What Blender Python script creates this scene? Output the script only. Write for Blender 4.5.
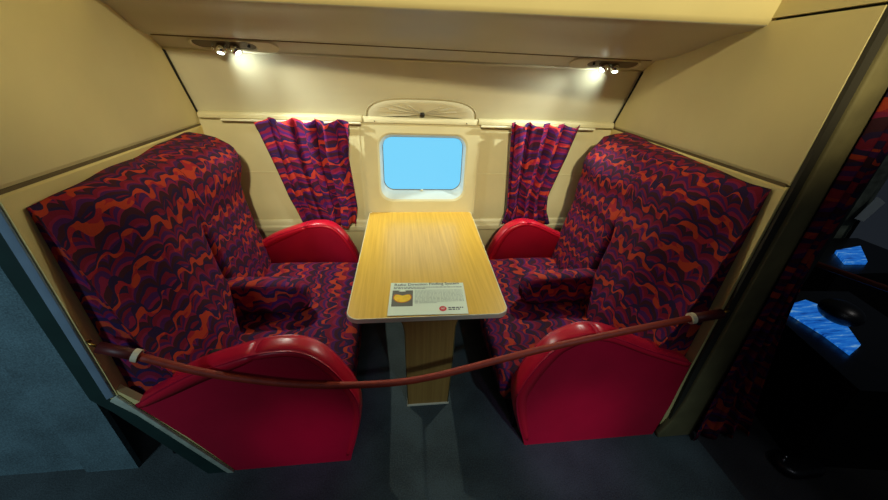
import bpy, bmesh, math, random
from mathutils import Vector, Matrix, noise

for o in list(bpy.data.objects): bpy.data.objects.remove(o)
SC = bpy.context.scene
COL = SC.collection

# ------------------------------------------------------------------ camera
cd = bpy.data.cameras.new('camera'); cam = bpy.data.objects.new('camera', cd); COL.objects.link(cam)
cd.sensor_fit = 'HORIZONTAL'; cd.sensor_width = 36; cd.lens = 343.547 / 888 * 36; cd.clip_start = 0.02
Rm = Matrix(((0.9928649, -0.1116471, 0.0418827), (0.0166623, 0.4776842, 0.8783736), (-0.1180746, -0.8714085, 0.4761362))).transposed()
cam.matrix_world = Matrix.Translation((0, 0, 1.5)) @ Rm.to_4x4()
SC.camera = cam

# ------------------------------------------------------------------ world, lights, exposure
w = bpy.data.worlds.new('world'); SC.world = w; w.use_nodes = True
w.node_tree.nodes['Background'].inputs[0].default_value = (0.30, 0.38, 0.50, 1)
w.node_tree.nodes['Background'].inputs[1].default_value = 0.035
SC.view_settings.view_transform = 'Standard'; SC.view_settings.look = 'None'
SC.view_settings.exposure = 0.0; SC.view_settings.gamma = 1

def lamp(name, kind, loc, target, power, color, **kw):
    l = bpy.data.lights.new(name, kind); l.energy = power; l.color = color
    for k, v in kw.items(): setattr(l, k, v)
    o = bpy.data.objects.new(name, l); COL.objects.link(o); o.location = loc
    d = Vector(target) - Vector(loc); o.rotation_euler = d.to_track_quat('-Z', 'Y').to_euler()
    return o
# warm gallery spotlight high behind the visitor, aimed at the upper partitions
lamp('gallery_spot_warm', 'SPOT', (0.15, -1.7, 2.75), (0.12, 2.0, 3.75), 500, (1.0, 0.88, 0.50), spot_size=math.radians(99.5), spot_blend=0.22, shadow_soft_size=0.08)
# cool gallery spots: aisle floor, the outer panel at the left, the foot of the armrests
lamp('gallery_spot_floor', 'SPOT', (0.75, -1.2, 2.5), (0.55, 0.70, 0.0), 85, (0.62, 0.85, 0.95), spot_size=math.radians(34), spot_blend=0.7, shadow_soft_size=0.05)
lamp('gallery_spot_outer', 'SPOT', (-1.9, -1.4, 2.3), (-1.9, 0.95, 0.60), 170, (0.58, 0.84, 1.0), spot_size=math.radians(66), spot_blend=1.0, shadow_soft_size=0.2)
lamp('gallery_spot_right', 'SPOT', (0.8, -1.3, 1.3), (0.72, 0.9, 0.05), 50, (0.9, 0.45, 1.0), spot_size=math.radians(16), spot_blend=0.9, shadow_soft_size=0.1)
lamp('gallery_spot_left', 'SPOT', (-0.1, -1.3, 1.3), (-0.37, 0.9, 0.15), 48, (0.9, 0.35, 1.0), spot_size=math.radians(13), spot_blend=1.0, shadow_soft_size=0.1)
lamp('gallery_spot_aisle', 'SPOT', (1.3, -1.0, 2.4), (1.42, 0.62, 0.0), 16, (0.80, 0.85, 1.0), spot_size=math.radians(12), spot_blend=0.5, shadow_soft_size=0.03)
lamp('gallery_wash', 'AREA', (0.1, -1.0, 2.7), (0.12, 1.5, 0.5), 2.8, (0.86, 0.92, 0.95), shape='DISK', size=1.2)

# ------------------------------------------------------------------ materials
def srgb(r, g, b):
    f = lambda c: (c / 255 / 12.92) if c / 255 <= 0.04045 else ((c / 255 + 0.055) / 1.055) ** 2.4
    return (f(r), f(g), f(b), 1)
class NT:
    def __init__(s, name):
        s.m = bpy.data.materials.new(name); s.m.use_nodes = True; s.t = s.m.node_tree
        s.b = s.t.nodes['Principled BSDF']
    def n(s, typ, **kw):
        x = s.t.nodes.new(typ)
        for k, v in kw.items(): setattr(x, k, v)
        return x
    def l(s, a, b): s.t.links.new(a, b)
    def math(s, op, a, b=None, c=None):
        x = s.n('ShaderNodeMath', operation=op)
        for i, v in enumerate((a, b, c)):
            if v is None: continue
            if isinstance(v, (int, float)): x.inputs[i].default_value = v
            else: s.l(v, x.inputs[i])
        return x.outputs[0]
    def noise(s, vec, scale, detail=2, rough=0.5):
        x = s.n('ShaderNodeTexNoise'); x.inputs['Scale'].default_value = scale; x.inputs['Detail'].default_value = detail
        x.inputs['Roughness'].default_value = rough
        if vec is not None: s.l(vec, x.inputs['Vector'])
        return x.outputs['Fac']
    def ramp(s, fac, stops, interp='LINEAR'):
        x = s.n('ShaderNodeValToRGB'); x.color_ramp.interpolation = interp; e = x.color_ramp.elements
        while len(e) < len(stops): e.new(0.5)
        for q, (p, c) in zip(e, stops): q.position = p; q.color = c
        s.l(fac, x.inputs[0]); return x.outputs[0]
    def bump(s, h, strength, dist=0.002):
        x = s.n('ShaderNodeBump'); x.inputs['Strength'].default_value = strength; x.inputs['Distance'].default_value = dist
        s.l(h, x.inputs['Height']); s.l(x.outputs[0], s.b.inputs['Normal'])
def plain(name, c, rough=0.6, metal=0.0, var=0.12, vs=6, grain=0, gd=0.001, gs=0.3, coat=0):
    k = NT(name); tc = k.n('ShaderNodeTexCoord').outputs['Object']
    c = srgb(*c); f = k.noise(tc, vs, 4)
    lo = tuple(x * (1 - var) for x in c[:3]) + (1,); hi = tuple(min(1, x * (1 + var)) for x in c[:3]) + (1,)
    k.l(k.ramp(f, [(0.3, lo), (0.7, hi)]), k.b.inputs['Base Color'])
    k.b.inputs['Roughness'].default_value = rough; k.b.inputs['Metallic'].default_value = metal
    if coat: k.b.inputs['Coat Weight'].default_value = coat
    if grain: k.bump(k.noise(tc, grain, 3), gs, gd)
    return k.m
def emis(name, c, strength):
    k = NT(name); k.b.inputs['Base Color'].default_value = (0, 0, 0, 1)
    k.b.inputs['Emission Color'].default_value = srgb(*c); k.b.inputs['Emission Strength'].default_value = strength
    return k.m
def fabric(name, su=1.0, sv=1.0, val=0.98, tint=(1, 1, 1, 1)):
    """wavy scalloped bands: orange, crimson, purple, plum"""
    k = NT(name); uv = k.n('ShaderNodeUVMap').outputs[0]
    sep = k.n('ShaderNodeSeparateXYZ'); k.l(uv, sep.inputs[0])
    n1 = k.n('ShaderNodeTexNoise'); n1.inputs['Scale'].default_value = 5.0; n1.inputs['Detail'].default_value = 1.0; k.l(uv, n1.inputs['Vector'])
    s1 = k.n('ShaderNodeSeparateColor'); k.l(n1.outputs['Color'], s1.inputs[0])
    n2 = k.n('ShaderNodeTexNoise'); n2.inputs['Scale'].default_value = 16.0; n2.inputs['Detail'].default_value = 1.5; k.l(uv, n2.inputs['Vector'])
    s2 = k.n('ShaderNodeSeparateColor'); k.l(n2.outputs['Color'], s2.inputs[0])
    u = k.math('MULTIPLY', sep.outputs[0], su); v = k.math('MULTIPLY', sep.outputs[1], sv)
    sub = lambda a, b: k.math('SUBTRACT', a, b); mul = lambda a, b: k.math('MULTIPLY', a, b); add = lambda a, b: k.math('ADD', a, b)
    uw = add(u, mul(sub(s1.outputs[0], 0.5), 0.09))
    def arches(width, off, pw):
        return k.math('POWER', k.math('ABSOLUTE', k.math('SINE', mul(add(uw, off), math.pi / width))), pw)
    base = add(v, add(mul(sub(s1.outputs[1], 0.5), 0.11), mul(sub(s2.outputs[0], 0.5), 0.022)))
    A1 = arches(0.078, 0.0, 0.55); sn = k.math('SINE', mul(add(uw, 0.03), 2 * math.pi / 0.092))
    A2 = add(0.5, mul(0.5, k.math('DIVIDE', sn, k.math('SQRT', add(mul(sn, sn), 0.22)))))
    v1 = sub(base, mul(A1, add(0.022, mul(s2.outputs[1], 0.035))))
    fr = k.math('FRACT', k.math('DIVIDE', v1, 0.165))
    OR, CR, PU, PL, MG, NV = srgb(206, 70, 44), srgb(136, 26, 54), srgb(84, 32, 98), srgb(74, 32, 46), srgb(150, 34, 76), srgb(52, 32, 76)
    base_c = k.ramp(fr, [(0.0, CR), (0.13, NV), (0.21, PL), (0.36, MG), (0.45, PU), (0.56, CR), (0.66, NV), (0.73, PL), (0.84, PU), (0.93, MG)], 'CONSTANT')
    v2 = sub(base, mul(A2, add(0.018, mul(s1.outputs[2], 0.045))))
    fr2 = k.math('FRACT', k.math('DIVIDE', add(v2, 0.04), 0.122))
    thick = add(0.13, mul(sub(s1.outputs[0], 0.45), 0.9))
    thick = add(thick, mul(sub(s2.outputs[1], 0.5), 0.45))
    # orange ribbon edged in navy on its upper side
    m_or = k.math('LESS_THAN', fr2, thick)
    m_nv = k.math('LESS_THAN', fr2, add(thick, 0.14))
    mA = k.n('ShaderNodeMix', data_type='RGBA'); k.l(m_nv, mA.inputs[0]); k.l(base_c, mA.inputs[6]); mA.inputs[7].default_value = NV
    orc = k.ramp(s2.outputs[0], [(0.0, srgb(176, 40, 54)), (0.45, OR)], 'CONSTANT')
    mx = k.n('ShaderNodeMix', data_type='RGBA'); k.l(m_or, mx.inputs[0]); k.l(mA.outputs[2], mx.inputs[6]); k.l(orc, mx.inputs[7])
    wv = k.n('ShaderNodeTexNoise'); wv.inputs['Scale'].default_value = 260; k.l(uv, wv.inputs['Vector'])
    m2 = k.n('ShaderNodeMix', data_type='RGBA', blend_type='MULTIPLY'); m2.inputs[0].default_value = 0.45
    k.l(mx.outputs[2], m2.inputs[6]); k.l(wv.outputs['Color'], m2.inputs[7])
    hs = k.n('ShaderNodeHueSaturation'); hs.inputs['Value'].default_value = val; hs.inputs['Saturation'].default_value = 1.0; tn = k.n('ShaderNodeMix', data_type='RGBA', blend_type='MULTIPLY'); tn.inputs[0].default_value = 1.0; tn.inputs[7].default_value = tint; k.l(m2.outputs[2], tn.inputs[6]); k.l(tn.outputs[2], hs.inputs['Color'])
    k.l(hs.outputs[0], k.b.inputs['Base Color'])
    k.b.inputs['Roughness'].default_value = 0.85; k.b.inputs['Specular IOR Level'].default_value = 0.2
    k.bump(wv.outputs['Fac'], 0.35, 0.001)
    return k.m
def wood(name, c1, c2, rough, axis='Y'):
    k = NT(name); tc = k.n('ShaderNodeTexCoord').outputs['Object']; mp = k.n('ShaderNodeMapping'); k.l(tc, mp.inputs[0])
    mp.inputs['Scale'].default_value = (60, 1.6, 60) if axis == 'Y' else (60, 60, 1.6)
    f = k.noise(mp.outputs[0], 1.5, 5, 0.6)
    k.l(k.ramp(f, [(0.3, srgb(*c1)), (0.7, srgb(*c2))]), k.b.inputs['Base Color'])
    k.b.inputs['Roughness'].default_value = rough
    return k.m
def carpet(name, c):
    k = NT(name); tc = k.n('ShaderNodeTexCoord').outputs['Object']
    a = k.noise(tc, 180, 3); b = k.noise(tc, 5, 3); f = k.math('MULTIPLY', k.math('ADD', a, b), 0.5)
    cc = srgb(*c)
    k.l(k.ramp(f, [(0.35, tuple(x * 0.5 for x in cc[:3]) + (1,)), (0.65, tuple(x * 1.5 for x in cc[:3]) + (1,))]), k.b.inputs['Base Color'])
    k.b.inputs['Roughness'].default_value = 0.95; k.bump(a, 0.6, 0.004)
    return k.m
def striped_blue(name):
    k = NT(name); tc = k.n('ShaderNodeTexCoord').outputs['Object']; mp = k.n('ShaderNodeMapping'); k.l(tc, mp.inputs[0])
    mp.inputs['Scale'].default_value = (3, 26, 10)
    f = k.noise(mp.outputs[0], 2.0, 4, 0.7)
    c = k.ramp(f, [(0.3, srgb(8, 40, 110)), (0.46, srgb(30, 110, 215)), (0.56, srgb(40, 130, 225)), (0.68, srgb(150, 200, 235))])
    k.b.inputs['Base Color'].default_value = (0, 0, 0, 1)
    k.l(c, k.b.inputs['Emission Color']); k.b.inputs['Emission Strength'].default_value = 0.62
    k.b.inputs['Roughness'].default_value = 0.2
    return k.m

M_wall = plain('cream_vinyl', (214, 199, 146), 0.62, var=0.05, vs=3, grain=350, gs=0.25, gd=0.0008)
M_wall2 = plain('cream_vinyl_lower', (202, 193, 158), 0.55, var=0.06, vs=4, grain=350, gs=0.25, gd=0.0008)
M_strip = plain('yellow_cream_vinyl', (226, 206, 138), 0.55, var=0.06, vs=4, grain=350, gs=0.25, gd=0.0008)
M_upper = plain('grey_cream_vinyl', (200, 194, 170), 0.55, var=0.05, vs=3, grain=350, gs=0.25, gd=0.0008)
M_soffit = plain('soffit_vinyl', (186, 180, 160), 0.42, var=0.05, vs=3, grain=300, gs=0.2, gd=0.0006)
M_trim = plain('cream_plastic', (206, 198, 166), 0.40, var=0.04)
M_track = plain('white_plastic', (226, 222, 200), 0.35, var=0.03)
M_joint = plain('tan_joint', (104, 88, 56), 0.8, var=0.2)
M_dark = plain('black_gap', (14, 13, 12), 0.8, var=0.2)
M_fab = fabric('scallop_fabric', 1.0, 1.0)
M_cur = fabric('scallop_curtain', 0.6, 1.15, 0.98, (0.95, 0.80, 1.3, 1))  # violet tint puts the cool lamplight into the curtain colour
M_cur2 = fabric('dark_scallop_curtain', 0.8, 1.0, 0.66)  # same fabric darkened: the doorway's shade is put into the colour
M_red = plain('red_vinyl', (184, 12, 50), 0.42, var=0.10, vs=5, grain=420, gs=0.3, gd=0.0006)
M_redpad = plain('red_vinyl_pad', (200, 20, 48), 0.33, var=0.08, vs=5, grain=420, gs=0.2, gd=0.0005)
M_table = wood('yellow_wood_laminate', (212, 163, 50), (234, 188, 74), 0.30)
M_table.node_tree.nodes['Principled BSDF'].inputs['Specular IOR Level'].default_value = 0.9
M_ped = wood('pedestal_wood_laminate', (150, 112, 54), (172, 132, 68), 0.5, 'Z')  # tabletop wood darkened: the pedestal's shadow is put into the colour
M_edge = plain('cream_edge_strip', (224, 216, 190), 0.35, var=0.05)
M_chrome = plain('chrome', (225, 225, 222), 0.12, 1.0, var=0.04)
M_carpet = carpet('blue_grey_carpet', (58, 68, 70))
M_outer = carpet('blue_grey_felt', (80, 104, 110))
M_pale = plain('pale_blue_metal', (122, 142, 158), 0.5, var=0.15, vs=9)
M_green = plain('dark_green_paint', (20, 46, 42), 0.6, var=0.2, vs=9)
M_olive = plain('beige_edge_fabric', (108, 99, 64), 0.8, var=0.25, vs=9, grain=200, gs=0.4)
M_rope = plain('brown_red_rope', (150, 44, 20), 0.6, var=0.2, vs=30, grain=300, gs=0.5)
M_sleeve = plain('dark_red_sleeve', (84, 22, 18), 0.5, var=0.2, vs=20)
M_ivory = plain('ivory_plastic', (226, 210, 176), 0.4, var=0.05)
M_brass = plain('brass', (180, 140, 70), 0.3, 1.0, var=0.1)
M_pane = emis('window_daylight', (112, 206, 246), 1.05)
M_reveal = plain('window_reveal_white', (196, 212, 222), 0.45, var=0.04)
M_black = plain('black_rubber', (10, 10, 12), 0.35, var=0.2)
M_card = plain('card_white', (226, 236, 214), 0.45, var=0.02)
M_ink = plain('dark_ink', (30, 34, 60), 0.6, var=0.1)
M_grey = plain('grey_ink', (128, 140, 136), 0.6, var=0.1)
M_yel = plain('yellow_print', (242, 196, 40), 0.5, var=0.12, vs=60)
M_pgrey = plain('photo_grey', (104, 102, 92), 0.5, var=0.1)
M_logo = plain('red_print', (206, 44, 58), 0.5, var=0.04)
M_bulb = emis('lamp_lens', (240, 255, 245), 9.0)
M_darkfloor = carpet('dark_grey_floor', (40, 40, 42))
M_brown = plain('brown_wood_rail', (96, 40, 22), 0.35, var=0.2)
M_blue = striped_blue('striped_blue_screen')
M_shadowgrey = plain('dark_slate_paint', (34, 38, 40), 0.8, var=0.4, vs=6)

# ------------------------------------------------------------------ mesh helpers
def link(name, me, mat, parent=None, smooth=False, loc=None):
    o = bpy.data.objects.new(name, me); COL.objects.link(o)
    if mat is not None: me.materials.append(mat)
    if smooth:
        for p in me.polygons: p.use_smooth = True
    if parent is not None:
        o.parent = parent; o.location = -parent.location
    return o
def from_bm(name, bm, mat, parent=None, smooth=False, recenter=True):
    bmesh.ops.recalc_face_normals(bm, faces=bm.faces)
    me = bpy.data.meshes.new(name); bm.to_mesh(me); bm.free()
    o = link(name, me, mat, parent, smooth)
    if parent is None and recenter:
        c = sum((v.co for v in me.vertices), Vector()) / len(me.vertices)
        c.z = min(v.co.z for v in me.vertices)
        me.transform(Matrix.Translation(-c)); o.location = c
    return o
def bevel(o, wd, seg=3, ang=0.6):
    b = o.modifiers.new('bevel', 'BEVEL'); b.width = wd; b.segments = seg; b.limit_method = 'ANGLE'; b.angle_limit = ang
    for p in o.data.polygons: p.use_smooth = True
    return o
def box(bm, x0, x1, y0, y1, z0, z1):
    vs = [bm.verts.new((x, y, z)) for x in (x0, x1) for y in (y0, y1) for z in (z0, z1)]
    for f in ((0, 1, 3, 2), (4, 6, 7, 5), (0, 4, 5, 1), (2, 3, 7, 6), (0, 2, 6, 4), (1, 5, 7, 3)): bm.faces.new([vs[i] for i in f])
def prism(bm, poly, axis, a0, a1, fn=None):
    """extrude 2D poly along axis; poly coords are the other two axes in xyz order"""
    def P(p, a):
        q = {'x': (a, p[0], p[1]), 'y': (p[0], a, p[1]), 'z': (p[0], p[1], a)}[axis]
        return fn(q) if fn else q
    A = [bm.verts.new(P(p, a0)) for p in poly]; B = [bm.verts.new(P(p, a1)) for p in poly]
    n = len(poly)
    for i in range(n): bm.faces.new((A[i], A[(i + 1) % n], B[(i + 1) % n], B[i]))
    bm.faces.new(A); bm.faces.new(B[::-1])
def tube(bm, pts, r, seg=10, closed=False, rf=None):
    pts = [Vector(p) for p in pts]; rings = []; n = len(pts)
    for i, p in enumerate(pts):
        a = pts[i - 1] if i else p; b = pts[i + 1] if i < n - 1 else p
        if closed: a = pts[i - 1]; b = pts[(i + 1) % n]
        t = (b - a).normalized(); up = Vector((0, 0, 1)) if abs(t.z) < 0.9 else Vector((0, 1, 0))
        s = t.cross(up).normalized(); q = s.cross(t)
        rr = rf(i / (n - 1)) if rf else r
        rings.append([bm.verts.new(p + (s * math.cos(k * 2 * math.pi / seg) + q * math.sin(k * 2 * math.pi / seg)) * rr) for k in range(seg)])
    m = n if closed else n - 1
    for i in range(m):
        for k in range(seg): bm.faces.new((rings[i][k], rings[i][(k + 1) % seg], rings[(i + 1) % n][(k + 1) % seg], rings[(i + 1) % n][k]))
    if not closed: bm.faces.new(rings[0][::-1]); bm.faces.new(rings[-1])
def rrect(cx, cy, hw, hh, r, n=8):
    o = []
    for (sx, sy, a0) in ((1, 1, 0), (-1, 1, 90), (-1, -1, 180), (1, -1, 270)):
        for i in range(n + 1):
            a = math.radians(a0 + 90 * i / n); o.append((cx + sx * (hw - r) + r * math.cos(a), cy + sy * (hh - r) + r * math.sin(a)))
    return o
def bridge(bm, A, B):
    n = len(A)
    for i in range(n): bm.faces.new((A[i], A[(i + 1) % n], B[(i + 1) % n], B[i]))
def set_uv(me, side):
    uv = me.uv_layers.new(name='UVMap')
    for p in me.polygons:
        n = p.normal
        for li in p.loop_indices:
            c = me.vertices[me.loops[li].vertex_index].co
            if abs(n.y) > 0.75: uv.data[li].uv = (c.x * 0.9 + 0.3 * c.y, c.z - side * -0.0)
            else: uv.data[li].uv = (c.y, c.z + side * c.x)
def smoothstep(a, b, x):
    t = max(0, min(1, (x - a) / (b - a))); return t * t * (3 - 2 * t)
def interp(tab, x):
    if x <= tab[0][0]: return tab[0][1]
    for (a, b), (c, d) in zip(tab, tab[1:]):
        if x <= c: return b + (d - b) * (x - a) / (c - a)
    return tab[-1][1]
def tag(o, label=None, cat=None, group=None, kind=None):
    if label: o['label'] = label
    if cat: o['category'] = cat
    if group: o['group'] = group
    if kind: o['kind'] = kind
    return o
def thing(name, label, cat, loc, group=None):
    o = bpy.data.objects.new(name, None); COL.objects.link(o); o.location = loc; o.empty_display_size = 0.1
    return tag(o, label, cat, group)

XL = lambda y: -0.955 - 0.150 * (y - 0.88)      # inner faces of the two partitions
XR = lambda y: 1.175 + 0.163 * (y - 0.88)
YW = 2.27                                        # window wall

# ------------------------------------------------------------------ floor and outer shell
bm = bmesh.new(); box(bm, -3.6, 1.36, -2.2, 2.45, -0.05, 0.0)
tag(from_bm('floor', bm, M_carpet), kind='structure')
bm = bmesh.new(); box(bm, 1.36, 4.6, -2.2, 3.2, -0.05, 0.0)
tag(from_bm('floor_beyond', bm, M_darkfloor), kind='structure')
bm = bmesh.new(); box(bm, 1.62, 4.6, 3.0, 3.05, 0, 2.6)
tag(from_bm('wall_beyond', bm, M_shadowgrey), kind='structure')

# window-side wall with a hole for the window
bm = bmesh.new()
box(bm, -1.30, -0.155, YW, YW + 0.05, 0, 1.22); box(bm, 0.455, 1.56, YW, YW + 0.05, 0, 1.22)
box(bm, -0.155, 0.455, YW, YW + 0.05, 0, 0.64); box(bm, -0.155, 0.455, YW, YW + 0.05, 1.11, 1.22)
tag(from_bm('wall_window', bm, M_wall2), kind='structure')
# raised vertical seams / panel joints on that wall
bm = bmesh.new()
for x in (-0.262, 0.508): box(bm, x - 0.004, x + 0.004, YW - 0.004, YW, 0.55, 1.165)
for x0, x1 in ((-1.13, -0.262), (0.508, 1.36)): box(bm, x0, x1, YW - 0.003, YW, 0.846, 0.852)
tag(from_bm('trim_1', bm, M_trim), kind='structure')
# sill ledge
bm = bmesh.new()
for x0, x1 in ((-1.15, -0.24), (0.50, 1.39)):
    prism(bm, [(YW, 0.44), (YW - 0.03, 0.44), (YW - 0.03, 0.475), (YW - 0.018, 0.482), (YW - 0.018, 0.505), (YW - 0.008, 0.52), (YW, 0.52)], 'x', x0, x1)
tag(bevel(from_bm('trim_2', bm, M_trim), 0.003, 2), kind='structure')

# upper panel leaning inward, above the rail
up0, up1 = (YW, 1.20), (2.06, 1.515)
bm = bmesh.new()
prof = []
for i in range(9):
    t = i / 8; prof.append((up0[0] + (up1[0] - up0[0]) * t + 0.012 * math.sin(math.pi * t), up0[1] + (up1[1] - up0[1]) * t))
poly = prof + [(p[0] + 0.03, p[1] + 0.02) for p in prof[::-1]]
prism(bm, poly, 'x', -1.24, 1.50)
tag(from_bm('wall_upper', bm, M_upper, smooth=False), kind='structure')

# rack underside (soffit), its front face, the strip that holds the lamps
def rack_shift(q):
    x, y, z = q
    k = max(0, min(1, (1.95 - y) / 0.5)); return (x, y - k * 0.14 * (x - 0.35), z)
sof = [(1.93, 1.562), (1.80, 1.578), (1.70, 1.600), (1.62, 1.622), (1.54, 1.640), (1.46, 1.650), (1.40, 1.656), (1.385, 1.662), (1.375, 1.68), (1.36, 1.74), (1.33, 1.90), (1.31, 2.10)]
bm = bmesh.new(); poly = sof + [(1.45, 2.10), (1.95, 1.70), (1.95, 1.562)]
xs = [-1.34 + i * (1.48 + 1.34) / 14 for i in range(15)]
rings = [[bm.verts.new(rack_shift((x, p[0], p[1]))) for p in poly] for x in xs]
for a, b in zip(rings, rings[1:]): bridge(bm, a, b)
bm.faces.new(rings[0]); bm.faces.new(rings[-1][::-1])
o = from_bm('ceiling', bm, M_soffit); tag(o, kind='structure')
for p in o.data.polygons: p.use_smooth = abs(p.normal.x) < 0.5
o.data.materials.append(M_wall)
for p in o.data.polygons:
    c = p.center + o.location
    if p.normal.y < -0.6: p.material_index = 1
# lamp strip
st0, st1 = (1.945, 1.566), (2.062, 1.512)
bm = bmesh.new(); prism(bm, [st0, st1, (st1[0], st1[1] + 0.08), (st0[0], st0[1] + 0.08)], 'x', -1.30, 1.47)
tag(from_bm('ceiling_strip', bm, M_soffit), kind='structure')
bm = bmesh.new(); tube(bm, [(-1.13, 2.062, 1.510), (0.12, 2.062, 1.510), (1.36, 2.062, 1.510)], 0.007, 8)
tag(from_bm('trim_3', bm, M_trim, smooth=True), kind='structure')

bm = bmesh.new(); tube(bm, [(-1.10, 1.938, 1.5615), (1.32, 1.938, 1.5615)], 0.004, 8)
tag(from_bm('trim_6', bm, M_joint, smooth=True), kind='structure')

# rail and curtain tracks
bm = bmesh.new()
for x0, x1 in ((-1.155, -0.235), (0.485, 1.395)):
    prism(bm, [(YW, 1.165), (YW - 0.022, 1.165), (YW - 0.034, 1.172), (YW - 0.034, 1.192), (YW - 0.022, 1.203), (YW, 1.206)], 'x', x0, x1)
tag(bevel(from_bm('trim_4', bm, M_trim), 0.003, 2), kind='structure')
def track(x0, x1, label):
    bm = bmesh.new(); box(bm, x0, x1, YW - 0.052, YW - 0.034, 1.158, 1.170)
    o = bevel(from_bm('curtain_track', bm, M_track), 0.003, 2)
    tag(o, label, 'curtain track', None)
track(-1.03, -0.24, 'thin white curtain track under the cream rail, left of the window')
track(0.50, 1.26, 'thin white curtain track under the cream rail, right of the window')

# ------------------------------------------------------------------ window panel and window
def window():
    cx, x0, x1, z0, z1 = 0.137, -0.232, 0.505, 0.56, 1.165
    ocx, ocz, hw, hh = 0.1400, 0.882, 0.292, 0.226
    yf, yb = YW - 0.016, YW
    bm = bmesh.new()
    inner = rrect(ocx, ocz, hw, hh, 0.085, 8)
    outer = []
    for (x, z) in inner:
        dx, dz = x - ocx, z - ocz
        t = min(((x1 if dx > 0 else x0) - ocx) / dx if abs(dx) > 1e-6 else 1e9, ((z1 if dz > 0 else z0) - ocz) / dz if abs(dz) > 1e-6 else 1e9)
        outer.append((ocx + dx * t, ocz + dz * t))
    # snap the nearest samples to the corners
    for cxn, czn in ((x1, z1), (x0, z1), (x0, z0), (x1, z0)):
        i = min(range(len(outer)), key=lambda j: (outer[j][0] - cxn) ** 2 + (outer[j][1] - czn) ** 2); outer[i] = (cxn, czn)
    O = [bm.verts.new((x, yf, z)) for x, z in outer]; OB = [bm.verts.new((x, yb, z)) for x, z in outer]
    I = [bm.verts.new((x, yf, z)) for x, z in inner]
    bridge(bm, OB, O); bridge(bm, O, I)
    I2 = [bm.verts.new((x, yf + 0.010, z)) for x, z in rrect(ocx, ocz, hw - 0.012, hh - 0.012, 0.078, 8)]
    bridge(bm, I, I2)
    pan = from_bm('window_1', bm, M_wall2, recenter=True); tag(pan, kind='structure')
    def child(name, bm, mat):
        o = from_bm(name, bm, mat, recenter=False); o.parent = pan; o.location = -pan.location; return o
    # reveal: tapering sleeve to the pane
    bm = bmesh.new(); prev = [bm.verts.new((x, yf + 0.010, z)) for x, z in rrect(ocx, ocz, hw - 0.012, hh - 0.012, 0.078, 8)]
    for d, s, up in ((0.03, 0.018, 0.003), (0.055, 0.026, 0.012), (0.075, 0.028, 0.018)):
        cur = [bm.verts.new((x, yf + d, z)) for x, z in rrect(ocx + 0.003, ocz + up, hw - 0.012 - s * 0.5, hh - 0.012 - s * 1.15, 0.074, 8)]
        bridge(bm, prev, cur); prev = cur
    o = child('window_frame', bm, M_reveal)
    for p in o.data.polygons: p.use_smooth = True
    bm = bmesh.new()
    A = [bm.verts.new((x, yf + 0.066, z)) for x, z in rrect(ocx + 0.003, ocz + 0.018, hw - 0.023, hh - 0.040, 0.072, 8)]
    B = [bm.verts.new((x, yf + 0.066, z)) for x, z in rrect(ocx + 0.003, ocz + 0.018, hw - 0.030, hh - 0.047, 0.068, 8)]
    C = [bm.verts.new((x, yf + 0.078, z)) for x, z in rrect(ocx + 0.003, ocz + 0.018, hw - 0.023, hh - 0.040, 0.072, 8)]
    bridge(bm, A, B); bridge(bm, A, C); child('window_seal', bm, M_pgrey)
    bm = bmesh.new(); V = [bm.verts.new((x, yf + 0.072, z)) for x, z in rrect(ocx + 0.003, ocz + 0.018, hw - 0.026, hh - 0.043, 0.070, 8)]; bm.faces.new(V)
    child('window_pane', bm, M_pane)
    bm = bmesh.new(); box(bm, 0.128, 0.146, yf + 0.052, yf + 0.062, 0.714, 0.722); child('window_latch', bm, M_track)
window()

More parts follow.
